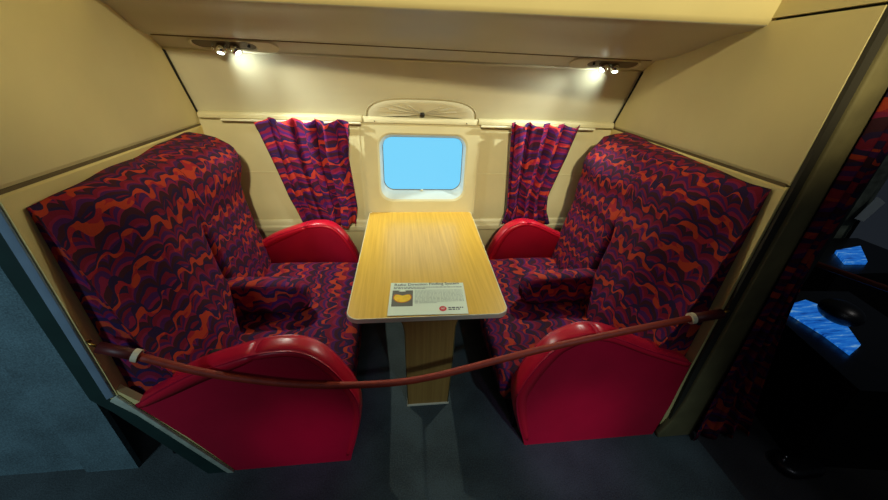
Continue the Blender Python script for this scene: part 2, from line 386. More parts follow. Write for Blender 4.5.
# arched escape-hood cover above the window, on the leaning panel
def arch():
    def S(x, h, d=0.0):   # point on the leaning panel at height h above the rail
        t = (h) / (up1[1] - up0[1]); y = up0[0] + (up1[0] - up0[0]) * t + 0.012 * math.sin(math.pi * max(0, min(1, t)))
        return Vector((x, y - 0.84 * d, up0[1] + h - 0.50 * d))
    cx, a, b = 0.13, 0.337, 0.112
    root = thing('arched_cover', 'cream arched vinyl cover with black button above the window', 'cover', (cx, YW - 0.02, 1.165))
    n = 28; pr = []
    for i in range(n + 1):
        th = math.pi * i / n; e = 0.62
        pr.append((cx + a * math.copysign(abs(math.cos(th)) ** e, math.cos(th)), b * abs(math.sin(th)) ** 0.75))
    bm = bmesh.new(); c0 = bm.verts.new(S(cx, 0.028, 0.012)); rows = []
    for f in (0.25, 0.5, 0.75, 0.93, 1.0):
        r = []
        for i, (x, h) in enumerate(pr):
            q = (cx + (x - cx) * f, 0.028 * (1 - f) + h * f)
            wr = 0.003 * math.sin(i * 2.3) * (1 - f) * 2
            r.append(bm.verts.new(S(q[0], q[1], 0.012 + wr if f < 1 else 0.0)))
        rows.append(r)
    for i in range(n): bm.faces.new((c0, rows[0][i], rows[0][i + 1]))
    for A, B in zip(rows, rows[1:]):
        for i in range(n): bm.faces.new((A[i], B[i], B[i + 1], A[i + 1]))
    from_bm('cover_panel', bm, M_upper, root, smooth=True)
    bm = bmesh.new(); tube(bm, [S(x, h, 0.002) for x, h in pr], 0.005, 8); from_bm('piping', bm, plain('tan_piping', (150, 138, 104), 0.7), root, smooth=True)
    bm = bmesh.new()
    for th in (150, 125, 105, 75, 55, 32):
        i = int(th / 180 * n); x, h = pr[i]
        tube(bm, [S(cx + (x - cx) * f, 0.028 * (1 - f) + h * f, 0.0125) for f in (0.12, 0.4, 0.66)], 0.0022, 6)
    from_bm('crease', bm, M_soffit, root, smooth=True)
    bm = bmesh.new(); p0 = S(cx, 0.028, 0.010); d = Vector((0, -0.84, -0.5)).normalized()
    tube(bm, [p0, p0 + d * 0.006, p0 + d * 0.013, p0 + d * 0.017], 0.014, 16, rf=lambda t: 0.015 if t < 0.7 else 0.010)
    tag(from_bm('button', bm, M_black, root, smooth=True), 'black round button')
    bm = bmesh.new(); prism(bm, [(YW - 0.001, 1.166), (YW - 0.028, 1.166), (YW - 0.028, 1.186), (YW - 0.020, 1.200), (YW - 0.001, 1.200)], 'x', -0.228, 0.480)
    bevel(from_bm('ledge', bm, M_trim, root), 0.003, 2)
    for x in (-0.16, 0.41):
        bm = bmesh.new(); tube(bm, [(x, YW - 0.027, 1.176), (x, YW - 0.031, 1.176)], 0.004, 10); from_bm('screw', bm, M_chrome, root)
arch()

# ------------------------------------------------------------------ partitions
def shear(side):
    def f(q):
        x, y, z = q
        return ((XL(y) - x) if side < 0 else (XR(y) + x), y, z)
    return f
def partition(side, zs0, zs1, name):
    """x here = depth behind the inner face"""
    f = shear(side)
    zs = lambda y: zs0 + (zs1 - zs0) * (y - 0.89) / (YW - 0.89)
    y0 = 0.892 if side < 0 else 0.898
    bm = bmesh.new(); ys = [y0 + i * (YW - y0) / 10 for i in range(11)]
    R = []
    for y in ys:
        z = zs(y) - 0.004
        R.append([bm.verts.new(f((d, y, h))) for d, h in ((0.0, 0.0 if side > 0 else 0.43), (0.0, z - 0.008), (0.006, z), (0.04, z), (0.04, 0.0 if side > 0 else 0.43))])
    for A, B in zip(R, R[1:]): bridge(bm, A, B)
    bm.faces.new(R[0]); bm.faces.new(R[-1][::-1])
    tag(from_bm(name, bm, M_strip), kind='structure')
    bm = bmesh.new(); R = []
    ys2 = [y0 + i * (YW + 0.03 - y0) / 10 for i in range(11)]
    for y in ys2:
        z = zs(y) + 0.002
        top = 1.672 if side > 0 else 2.05
        R.append([bm.verts.new(f((d, y, h))) for d, h in ((0.010, z), (0.006, z + 0.012), (0.006, top), (0.045, top), (0.045, z))])
    for A, B in zip(R, R[1:]): bridge(bm, A, B)
    bm.faces.new(R[0]); bm.faces.new(R[-1][::-1])
    tag(from_bm(name + '_upper', bm, M_wall), kind='structure')
    # dark joint
    bm = bmesh.new()
    for (d0, d1, za, zb) in [(0.004, 0.035, -0.006, 0.004)]:
        A = [bm.verts.new(f((d, y0 + 0.01, zs(y0) + h))) for d, h in ((d0, za), (d0, zb), (d1, zb), (d1, za))]
        B = [bm.verts.new(f((d, YW, zs(YW) + h))) for d, h in ((d0, za), (d0, zb), (d1, zb), (d1, za))]
        bridge(bm, A, B); bm.faces.new(A); bm.faces.new(B[::-1])
    tag(from_bm('trim_joint', bm, M_joint), kind='structure')
    if side > 0:
        bm = bmesh.new(); R = []
        for y in ys2: R.append([bm.verts.new(f((d, y, h))) for d, h in ((0.004, 1.680), (0.004, 2.15), (0.045, 2.15), (0.045, 1.680))])
        for A, B in zip(R, R[1:]): bridge(bm, A, B)
        bm.faces.new(R[0]); bm.faces.new(R[-1][::-1])
        tag(from_bm('wall_right_top', bm, M_wall), kind='structure')
        bm = bmesh.new(); A = [bm.verts.new(f((d, 0.885, h))) for d, h in ((0.02, 1.66), (0.02, 1.69), (0.04, 1.69), (0.04, 1.66))]
        B = [bm.verts.new(f((d, YW, h))) for d, h in ((0.02, 1.66), (0.02, 1.69), (0.04, 1.69), (0.04, 1.66))]
        bridge(bm, A, B); bm.faces.new(A); bm.faces.new(B[::-1]); tag(from_bm('trim_joint_top', bm, M_dark), kind='structure')
partition(-1, 1.183, 1.129, 'wall_left')
partition(1, 1.212, 1.170, 'wall_right')
# dark joint lines where upper partition meets the leaning panel
bm = bmesh.new()
tube(bm, [(XL(2.262) - 0.002, 2.262, 1.20), (XL(2.16) - 0.002, 2.15, 1.37), (XL(2.05) - 0.002, 2.06, 1.505)], 0.006, 6)
tube(bm, [(XR(2.262) + 0.002, 2.262, 1.20), (XR(2.16) + 0.002, 2.15, 1.37), (XR(2.05) + 0.002, 2.06, 1.505)], 0.006, 6)
tag(from_bm('trim_5', bm, M_dark), kind='structure')

# left partition end: cream corner, pale blue strip, dark green strip, all with real thickness
bm = bmesh.new(); prism(bm, [(-0.990, 0.46), (-0.925, 0.39), (-0.715, 0.0), (-0.66, 0.0), (-0.84, 0.36), (-0.90, 0.43), (-0.957, 0.5), (-0.990, 0.5)], 'y', 0.895, 0.92)
tag(from_bm('wall_left_foot', bm, M_strip), kind='structure')
bm = bmesh.new(); prism(bm, [(-0.990, 2.1), (-0.962, 2.1), (-0.962, 0.482), (-0.990, 0.468)], 'y', 0.884, 0.893)
tag(bevel(from_bm('trim_pale_strip', bm, M_pale), 0.002, 2), kind='structure')
bm = bmesh.new(); prism(bm, [(-0.965, 0.478), (-0.955, 0.482), (-0.700, 0.0), (-0.724, 0.0), (-0.925, 0.385), (-0.982, 0.462)], 'y', 0.882, 0.893)
tag(bevel(from_bm('trim_white_strip', bm, plain('chipped_white_paint', (170, 178, 160), 0.6, var=0.2, vs=25)), 0.002, 2), kind='structure')
bm = bmesh.new(); prism(bm, [(-1.042, 2.1), (-0.989, 2.1), (-0.989, 0.467), (-0.978, 0.458), (-0.923, 0.383), (-0.725, 0.0), (-0.800, 0.0), (-1.000, 0.408), (-1.042, 0.47)], 'y', 0.886, 0.925)
tag(bevel(from_bm('trim_green_strip', bm, M_green), 0.003, 2), kind='structure')
bm = bmesh.new(); box(bm, -1.10, -0.72, 1.10, 1.12, 0.0, 0.45)
tag(from_bm('wall_left_back', bm, M_dark), kind='structure')
# outer blue-grey panels left of the cabin
bm = bmesh.new(); box(bm, -1.275, -1.085, 0.935, 0.955, 0.0, 2.1)
tag(from_bm('wall_outer_near', bm, M_outer), kind='structure')
bm = bmesh.new(); box(bm, -3.6, -1.275, 0.950, 0.970, 0.0, 2.1)
tag(from_bm('wall_outer', bm, M_outer), kind='structure')

# right partition end: dark gap then a beige fabric-covered edge
bm = bmesh.new(); prism(bm, [(1.186, 2.15), (1.225, 2.15), (1.225, 0.06), (1.200, 0.06), (1.186, 0.4)], 'y', 0.884, 0.896)
tag(from_bm('trim_dark_gap', bm, plain('dark_olive_gap', (46, 42, 32), 0.8)), kind='structure')
bm = bmesh.new(); prism(bm, [(1.214, 2.15), (1.314, 2.15), (1.345, 0.0), (1.170, 0.0), (1.165, 0.03), (1.200, 0.12), (1.214, 0.24)], 'y', 0.872, 0.90)
tag(bevel(from_bm('trim_beige_edge', bm, M_olive), 0.006, 2), kind='structure')
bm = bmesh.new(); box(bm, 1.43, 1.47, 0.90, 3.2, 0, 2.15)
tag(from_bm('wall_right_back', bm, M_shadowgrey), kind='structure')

# ------------------------------------------------------------------ reading lamps
def reading_lamp(cx, sgn, label, aims):
    root = thing('reading_lamp', label, 'lamp', (cx, 2.0, 1.54), 'reading lamps under the rack')
    t = Vector((0, st1[0] - st0[0], st1[1] - st0[1])).normalized(); nrm = Vector((0, t.z, -t.y))  # towards the viewer and down
    if nrm.z > 0: nrm = -nrm
    mid = Vector((cx, (st0[0] + st1[0]) / 2, (st0[1] + st1[1]) / 2))
    P = lambda u, v, d=0.0: mid + Vector((u, 0, 0)) + t * v + nrm * d
    bm = bmesh.new(); hw, hh = 0.20, 0.052
    rr = rrect(0, 0, hw, hh, 0.05, 8)
    A = [bm.verts.new(P(u, v, 0.0)) for u, v in rr]; B = [bm.verts.new(P(u, v, 0.008)) for u, v in rrect(0, 0, hw - 0.003, hh - 0.003, 0.048, 8)]
    C = [bm.verts.new(P(u, v, 0.008)) for u, v in rrect(-0.045 * sgn, 0, hw - 0.055, hh - 0.008, 0.043, 8)]
    D = [bm.verts.new(P(u, v, 0.001)) for u, v in rrect(-0.045 * sgn, 0, hw - 0.060, hh - 0.013, 0.038, 8)]
    bridge(bm, A, B); bridge(bm, B, C); bridge(bm, C, D)
    from_bm('housing', bm, M_trim, root)
    bm = bmesh.new(); bm.faces.new([bm.verts.new(P(u, v, 0.0012)) for u, v in rrect(-0.045 * sgn, 0, hw - 0.060, hh - 0.013, 0.038, 8)])
    from_bm('recess', bm, plain('lamp_recess', (96, 84, 62), 0.5), root)
    for j, (u, aim) in enumerate(aims):
        c = P(u * sgn, 0.006, 0.014); d = (Vector(aim) - c).normalized()
        bm = bmesh.new()
        tube(bm, [c - d * 0.020, c - d * 0.012, c, c + d * 0.012, c + d * 0.024, c + d * 0.024 + d * 0.0005], 0.02, 20,
             rf=lambda s: [0.010, 0.019, 0.023, 0.023, 0.020, 0.016][int(round(s * 5))])
        from_bm('lamp_head', bm, M_chrome, root, smooth=True)
        bm = bmesh.new(); tube(bm, [c + d * 0.0245, c + d * 0.027], 0.014, 16); from_bm('lens', bm, M_bulb, root)
        if j == 1:
            l = lamp('reading_spot', 'SPOT', c + d * 0.032, (cx + 0.22 * sgn, 2.20, 1.28), 5.2, (0.88, 1.0, 0.86), spot_size=math.radians(125), spot_blend=1.0, shadow_soft_size=0.012)
        if j == 0:
            l = lamp('reading_spot', 'SPOT', c + d * 0.032, aim, 1, (0.93, 1.0, 0.84), spot_size=math.radians(118), spot_blend=0.85, shadow_soft_size=0.012)
            l.data.energy = LAMP_W
        bm = bmesh.new(); tube(bm, [P(u * sgn - 0.034, 0.0, 0.003), P(u * sgn - 0.036, 0.0, 0.018), P(u * sgn - 0.034, 0.006, 0.03)], 0.004, 8); from_bm('bracket', bm, M_chrome, root, smooth=True)
    bm = bmesh.new(); tube(bm, [P(0.065 * sgn, -0.004, 0.002), P(0.065 * sgn, -0.004, 0.014)], 0.007, 12); tag(from_bm('switch', bm, M_black, root, smooth=True), 'small black switch')
LAMP_W = 34
reading_lamp(-0.78, 1, 'chrome reading lamp in a cream housing under the rack, left of the window', [(-0.005, (0.05, 1.75, 0.45)), (-0.065, (-0.95, 1.7, 0.7))])
reading_lamp(1.10, -1, 'chrome reading lamp in a cream housing under the rack, right of the window', [(-0.005, (0.20, 1.75, 0.45)), (-0.065, (1.10, 1.7, 0.7))])

# ------------------------------------------------------------------ double seats
ZS = 0.345
def seat_profiles(side):
    zt = 1.125 if side < 0 else 1.178
    e = 0.0 if side < 0 else 0.035
    A = [(ZS - 0.06, 0.24), (0.48, 0.17), (0.62, 0.115), (0.70, 0.095), (0.87, 0.058), (1.04, 0.024), (zt - 0.01, 0.008), (zt, 0.002)]
    B = [(ZS - 0.06, 0.27 + e), (0.48, 0.235 + e), (0.62, 0.205 + e), (0.70, 0.192 + e), (0.85, 0.170 + e), (0.95, 0.165), (1.03, 0.165), (1.08, 0.150), (zt - 0.02, 0.105), (zt, 0.05)]
    C = [(ZS - 0.06, 0.30 + e), (0.48, 0.265 + e), (0.62, 0.240 + e), (0.75, 0.215 + e), (0.85, 0.212 + e), (0.93, 0.238), (1.00, 0.245), (1.06, 0.220), (zt - 0.025, 0.150), (zt - 0.01, 0.09), (zt, 0.02)]
    return A, B, C, zt
def backrest(side, y0, y1, parent, near):
    A, B, C, zt = seat_profiles(side); f = shear(side)
    NY, NZ = 34, 34; zb = ZS - 0.05
    bm = bmesh.new(); rings = []; rings_xyz = []
    for i in range(NY + 1):
        s = i / NY; s = 0.5 - 0.5 * math.cos(math.pi * s); y = y0 + (y1 - y0) * s
        er = min(1.0, (y - y0) / 0.030); er2 = min(1.0, (y1 - y) / (0.030 if near else 0.075))
        rnd = 1.0
        if not near: rnd *= math.sqrt(max(0.0, 1 - (1 - er) ** 2)) * 0.45 + 0.55
        if near: rnd2 = math.sqrt(max(0.0, 1 - (1 - er2) ** 2)) * 0.35 + 0.65
        else: rnd2 = math.sqrt(max(0.0, 1 - (1 - er2) ** 2)) * 0.70 + 0.30
        if near: wa = smoothstep(0.94, 1.22, y)
        else: wa = 1.0
        wc = smoothstep(1.25, 1.85, y)
        r = []
        for j in range(NZ + 1):
            z = zb + (zt - zb) * (1 - (1 - j / NZ) ** 1.25)
            a, b, c = interp(A, z), interp(B, z), interp(C, z)
            d = (a * (1 - wa) + b * wa) * (1 - wc) + c * wc
            # where the two backs meet, the covers merge above head height
            
            if near: d *= rnd2 if z < 0.74 else 1 - (1 - rnd2) * (1 - smoothstep(0.74, 0.86, z))
            else:
                fr = (rnd if z < 0.74 else 1 - (1 - rnd) * (1 - smoothstep(0.74, 0.86, z))) * rnd2; d *= fr
            d += 0.006 * noise.noise(Vector((y * 6, z * 6, side * 3.1))) * min(1, d / 0.1)
            zz = z + (0.010 * noise.noise(Vector((y * 5, 2.0, side * 5.0))) + 0.006) * (j / NZ) ** 4
            if not near: zz -= (1 - er2) ** 2 * 0.06 * (j / NZ) ** 6
            ym = 0.010 * smoothstep(0.72, 0.86, z)
            yy = y + (ym * smoothstep(y1 - 0.05, y1, y) if near else -ym * (1 - smoothstep(y0, y0 + 0.05, y)))
            if near: yy -= 0.028 * (1 - z / zt) * (1 - smoothstep(y0, y0 + 0.15, y))
            r.append((d, yy, zz))
        r = [(0.002, y, zb)] + r + [(0.002, y, r[-1][2] - 0.002)]
        rings_xyz.append([f((-q[0], q[1], q[2])) for q in r]); rings.append([bm.verts.new(q) for q in rings_xyz[-1]])
    for a, b in zip(rings, rings[1:]): bridge(bm, a, b)
    bm.faces.new(rings[0]); bm.faces.new(rings[-1][::-1])
    o = from_bm('backrest', bm, M_fab, parent)
    set_uv(o.data, side)
    for p in o.data.polygons: p.use_smooth = len(p.vertices) == 4
    if near:
        bm = bmesh.new(); ring = rings_xyz[0]
        tube(bm, [(q[0] - side * 0.006, q[1] - 0.002, q[2]) for q in ring[1:-1:2]], 0.004, 6)
        pp = from_bm('piping', bm, M_fab, None, recenter=False, smooth=True); set_uv(pp.data, side); pp.parent = o
    return o
def cushion(side, y0, y1, parent):
    f = shear(side); bm = bmesh.new(); rings = []
    xf = -0.215 if side < 0 else 0.405
    NY = 40
    for i in range(NY + 1):
        s = i / NY; y = y0 + (y1 - y0) * (0.5 - 0.5 * math.cos(math.pi * s)) if False else y0 + (y1 - y0) * s
        ed = min(1, (y - y0) / 0.03, (y1 - y) / 0.03); dr = 0.02 * (1 - math.sqrt(max(0, 1 - (1 - ed) ** 2)))
        mid = abs(y - 1.47); dip = 0.010 * math.exp(-(mid / 0.012) ** 2)
        xb = (XL(y) + 0.10) if side < 0 else (XR(y) - 0.10)
        xfr = xf - (-0.03 if side < 0 else 0.03) * 0 + (-0.05 if side < 0 else 0.05) * smoothstep(1.3, 2.0, y)
        D = (xfr - xb) * (1 if side < 0 else -1)
        prof = [(0, 0.20), (0, ZS + 0.005)]
        for t in (0.2, 0.4, 0.6, 0.75, 0.88): prof.append((D * t, ZS + 0.012 * math.sin(math.pi * t) - 0.0))
        for a in (80, 60, 40, 20, 0): prof.append((D - 0.045 + 0.045 * math.cos(math.radians(a)), ZS - 0.045 + 0.047 * math.sin(math.radians(a))))
        prof += [(D - 0.006, 0.24), (D - 0.03, 0.20)]
        r = []
        for (d, z) in prof:
            zz = z - (dr + dip if z > 0.25 else 0); zz += 0.004 * noise.noise(Vector((d * 8, y * 8, side)))
            r.append(bm.verts.new((xb + d if side < 0 else xb - d, y, zz)))
        rings.append(r)
    for a, b in zip(rings, rings[1:]): bridge(bm, a, b)
    bm.faces.new(rings[0]); bm.faces.new(rings[-1][::-1])
    o = from_bm('seat_cushion', bm, M_fab, parent); set_uv(o.data, side)
    for p in o.data.polygons: p.use_smooth = True
    return o
ARM_L = [(-0.70, 0.0), (-0.815, 0.23), (-0.93, 0.43), (-0.82, 0.500), (-0.71, 0.562), (-0.574, 0.612), (-0.48, 0.640), (-0.384, 0.645), (-0.32, 0.622), (-0.266, 0.566), (-0.225, 0.496), (-0.186, 0.405), (-0.172, 0.33), (-0.185, 0.21), (-0.232, 0.0)]
ARM_R = [(1.165, 0.0), (1.180, 0.20), (1.172, 0.468), (0.978, 0.545), (0.90, 0.580), (0.831, 0.612), (0.770, 0.636), (0.700, 0.648), (0.643, 0.640), (0.57, 0.602), (0.523, 0.545), (0.479, 0.460), (0.450, 0.376), (0.442, 0.31), (0.467, 0.187), (0.526, 0.0)]
def clampx(bm, side):
    for v in bm.verts: v.co.x = max(v.co.x, XL(v.co.y) + 0.004) if side < 0 else min(v.co.x, XR(v.co.y) - 0.004)
def resample(pts, n):
    # Catmull-Rom through the points, then even steps
    P = [Vector(p) for p in pts]; out = []
    for i in range(len(P) - 1):
        p0 = P[max(0, i - 1)]; p1 = P[i]; p2 = P[i + 1]; p3 = P[min(len(P) - 1, i + 2)]
        for k in range(8):
            t = k / 8; out.append(0.5 * ((2 * p1) + (-p0 + p2) * t + (2 * p0 - 5 * p1 + 4 * p2 - p3) * t * t + (-p0 + 3 * p1 - 3 * p2 + p3) * t ** 3))
    out.append(P[-1]); L = [0]
    for a, b in zip(out, out[1:]): L.append(L[-1] + (b - a).length)
    res = []
    for i in range(n + 1):
        s = L[-1] * i / n; j = 0
        while j < len(L) - 2 and L[j + 1] < s: j += 1
        t = (s - L[j]) / max(1e-9, L[j + 1] - L[j]); res.append(out[j].lerp(out[j + 1], min(1, t)))
    return res
def armrest(side, y0, y1, dx, z0, parent, xscale=1.0, zscale=1.0):
    outl = ARM_L if side < 0 else ARM_R
    start = 2
    def X(x): c = -0.5 if side < 0 else 0.75; return c + (x - c) * xscale + dx
    top = resample([p for p in outl[start:]], 48)
    low = [Vector(p) for p in outl[:start]]
    poly = [(p[0], max(z0, p[1])) for p in low + top]
    cz = Vector((-0.5 if side < 0 else 0.75, 0.25))
    bm = bmesh.new(); ins = [(cz.x + (x - cz.x) * 0.985, z if z <= z0 + 1e-6 else cz.y + (z - cz.y) * 0.982) for x, z in poly]
    prism(bm, [(X(x), z) for x, z in ins], 'y', y0, y1)
    clampx(bm, side)
    for v in bm.verts: v.co.z *= zscale
    root = from_bm('armrest', bm, M_red, parent)
    # pads: a rounded band over the top of the panel in two lengths, split at the notch
    t2 = [p for p in top if p[1] > z0 + 0.02]; n = len(t2)
    peak = max(range(n), key=lambda i: t2[i][1]); cut = peak - (3 if side < 0 else 1)
    w = (y1 - y0) / 2; cy = (y0 + y1) / 2
    for (i0, i1, nm) in ((0, cut, 'arm_pad'), (cut, n - 1, 'arm_pad')):
        bm = bmesh.new(); rings = []
        seq = t2[i0:i1 + 1]; m = len(seq)
        for k, p in enumerate(seq):
            a = seq[max(0, k - 1)]; b = seq[min(m - 1, k + 1)]; tg = (b - a).normalized(); nn = Vector((-tg.y, tg.x))
            if (p - cz).dot(nn) < 0: nn = -nn
            end = 1.0
            if k == 0 or k == m - 1: end = 0.05
            elif k == 1 or k == m - 2: end = 0.80
            th = 0.010
            ring = []
            fl = -0.020 - (0.022 * math.sin(math.pi * k / (m - 1)) if (i0 == 0) == (side < 0) else 0)
            for (v, h) in ((-w - 0.002, fl), (-w - 0.004, -0.012), (-w - 0.001, -0.003), (-w * 0.72, th * 0.72), (-w * 0.3, th), (w * 0.3, th), (w * 0.72, th * 0.72), (w + 0.001, -0.003), (w + 0.004, -0.012), (w + 0.002, -0.024)):
                hh = h * end if h > 0 else h
                q = p + nn * (hh - 0.009); ring.append(bm.verts.new((X(q.x), cy + v * (0.93 if end < 0.5 else 1), q.y)))
            rings.append(ring)
        for a, b in zip(rings, rings[1:]): bridge(bm, a, b)
        bm.faces.new(rings[0]); bm.faces.new(rings[-1][::-1])
        clampx(bm, side)
        for v in bm.verts: v.co.z *= zscale
        pad = from_bm(nm, bm, M_redpad, None, smooth=True, recenter=False); pad.parent = root
        for pl_ in pad.data.polygons: pl_.use_smooth = len(pl_.vertices) == 4
    return root
def bolster(side, parent):
    bm = bmesh.new(); y = 1.475; hw = 0.062
    x0, x1 = (-0.90, -0.475) if side < 0 else (1.06, 0.63)
    n = 22; rings = []
    for i in range(n + 1):
        t = i / n; e = 1.0
        te = (t - 0.80) / 0.20
        if te > 0: e = math.sqrt(max(0.0, 1 - te * te * 0.93))
        x = x0 + (x1 - x0) * t; zc = 0.452 + 0.012 * (1 - t); hh = 0.090 * (0.55 + 0.45 * e) ; ww = hw * (0.35 + 0.65 * e) * (1 - 0.08 * (1 - t))
        if te > 0: hh = 0.090 * (0.42 + 0.58 * e)
        ring = []
        for k in range(20):
            a = 2 * math.pi * k / 20; ca, sa = math.cos(a), math.sin(a)
            px = math.copysign(abs(ca) ** 0.6, ca) * ww; pz = math.copysign(abs(sa) ** 0.6, sa) * hh
            ring.append(bm.verts.new((x, y + px, zc + pz + 0.003 * noise.noise(Vector((x * 14, a, side))))))
        rings.append(ring)
    for a, b in zip(rings, rings[1:]): bridge(bm, a, b)
    bm.faces.new(rings[0]); bm.faces.new(rings[-1][::-1])
    o = from_bm('center_armrest', bm, M_fab, parent); set_uv(o.data, side)
    for p in o.data.polygons: p.use_smooth = True
def double_seat(side, label):
    root = thing('double_seat', label, 'seat', (-0.62 if side < 0 else 0.82, 1.48, 0), 'facing double seats')
    cushion(side, 0.985, 1.985, root)
    backrest(side, 0.943, 1.462, root, True)
    backrest(side, 1.478, 2.085, root, False)
    armrest(side, 0.892, 0.974, 0.0, 0.0, root)
    armrest(side, 1.990, 2.070, -0.090 if side < 0 else 0.105, 0.0, root, 0.93, 0.945)
    bolster(side, root)
    # dark base under the cushion
    bm = bmesh.new()
    if side < 0: prism(bm, [(-0.98, 0.985), (-0.32, 0.985), (-0.34, 1.98), (-1.10, 1.98)], 'z', 0.0, 0.21)
    else: prism(bm, [(0.50, 0.985), (1.18, 0.985), (1.33, 1.98), (0.54, 1.98)], 'z', 0.0, 0.21)
    from_bm('seat_base', bm, M_black, root)
double_seat(-1, 'double seat in purple and orange scallop fabric with red armrests, against the left partition')
double_seat(1, 'double seat in purple and orange scallop fabric with red armrests, against the right partition')

# ------------------------------------------------------------------ table
def table():
    zt = 0.575; th = 0.022
    root = thing('table', 'yellow wood-grain laminate table with cream edge between the two seats', 'table', (0.12, 1.7, 0))
    def outline(ins):
        y0, y1 = 1.116 + ins, 2.262 - ins; xa, xb = -0.238, 0.449; xc, xd = -0.228, 0.486
        xa += ins; xb -= ins; xc += ins; xd -= ins
        rn, rf = 0.055 - ins * 0.5, 0.03
        pts = []
        for (cx, cy, r, a0) in ((xb - rn, y0 + rn, rn, 270), (xd - rf, y1 - rf, rf, 0), (xc + rf, y1 - rf, rf, 90), (xa + rn, y0 + rn, rn, 180)):
            for i in range(11):
                a = math.radians(a0 + 9 * i); pts.append((cx + r * math.cos(a), cy + r * math.sin(a)))
        return pts
    bm = bmesh.new(); prism(bm, outline(0.004), 'z', zt - 0.002, zt); from_bm('tabletop', bm, M_table, root)
    bm = bmesh.new(); R = []
    for ins, z in ((0.0045, zt + 0.0008), (0.0015, zt + 0.0012), (0.0, zt - 0.002), (0.0, zt - th + 0.002), (0.002, zt - th), (0.006, zt - th), (0.006, zt - 0.003)):
        R.append([bm.verts.new((x, y, z)) for x, y in outline(ins)])
    for i in range(len(R)): bridge(bm, R[i], R[(i + 1) % len(R)])
    from_bm('edge_strip', bm, M_edge, root, smooth=False)
    bm = bmesh.new(); prism(bm, outline(0.007), 'z', zt - th + 0.001, zt - 0.0035); from_bm('underside', bm, M_ped, root)
    # pedestal with flared top
    bm = bmesh.new(); y0, y1 = 1.140, 1.50
    L = [(0.012, 0.0), (0.0045, 0.27), (0.001, 0.48), (-0.008, 0.53), (-0.028, 0.550)]
    Rr = [(0.245, 0.550), (0.229, 0.535), (0.221, 0.50), (0.218, 0.27), (0.209, 0.0)]
    prism(bm, L + Rr, 'y', y0, y1); from_bm('pedestal', bm, M_ped, root)
    bm = bmesh.new()
    for seq in ([(x, y0 - 0.001, z) for x, z in Rr], [(x, y0 - 0.001, z) for x, z in L]): tube(bm, seq, 0.0022, 6)
    from_bm('edge_bead', bm, M_olive, root, smooth=True)
    bm = bmesh.new(); box(bm, 0.008, 0.213, y0 - 0.006, y1, 0.0, 0.008); tag(from_bm('foot_plate', bm, M_edge, root), 'pale metal strip')
    for x in (-0.215, 0.47):
        bm = bmesh.new(); box(bm, x - 0.012, x + 0.012, 2.235, 2.255, 0.50, 0.553); from_bm('bracket', bm, M_reveal, root)
table()

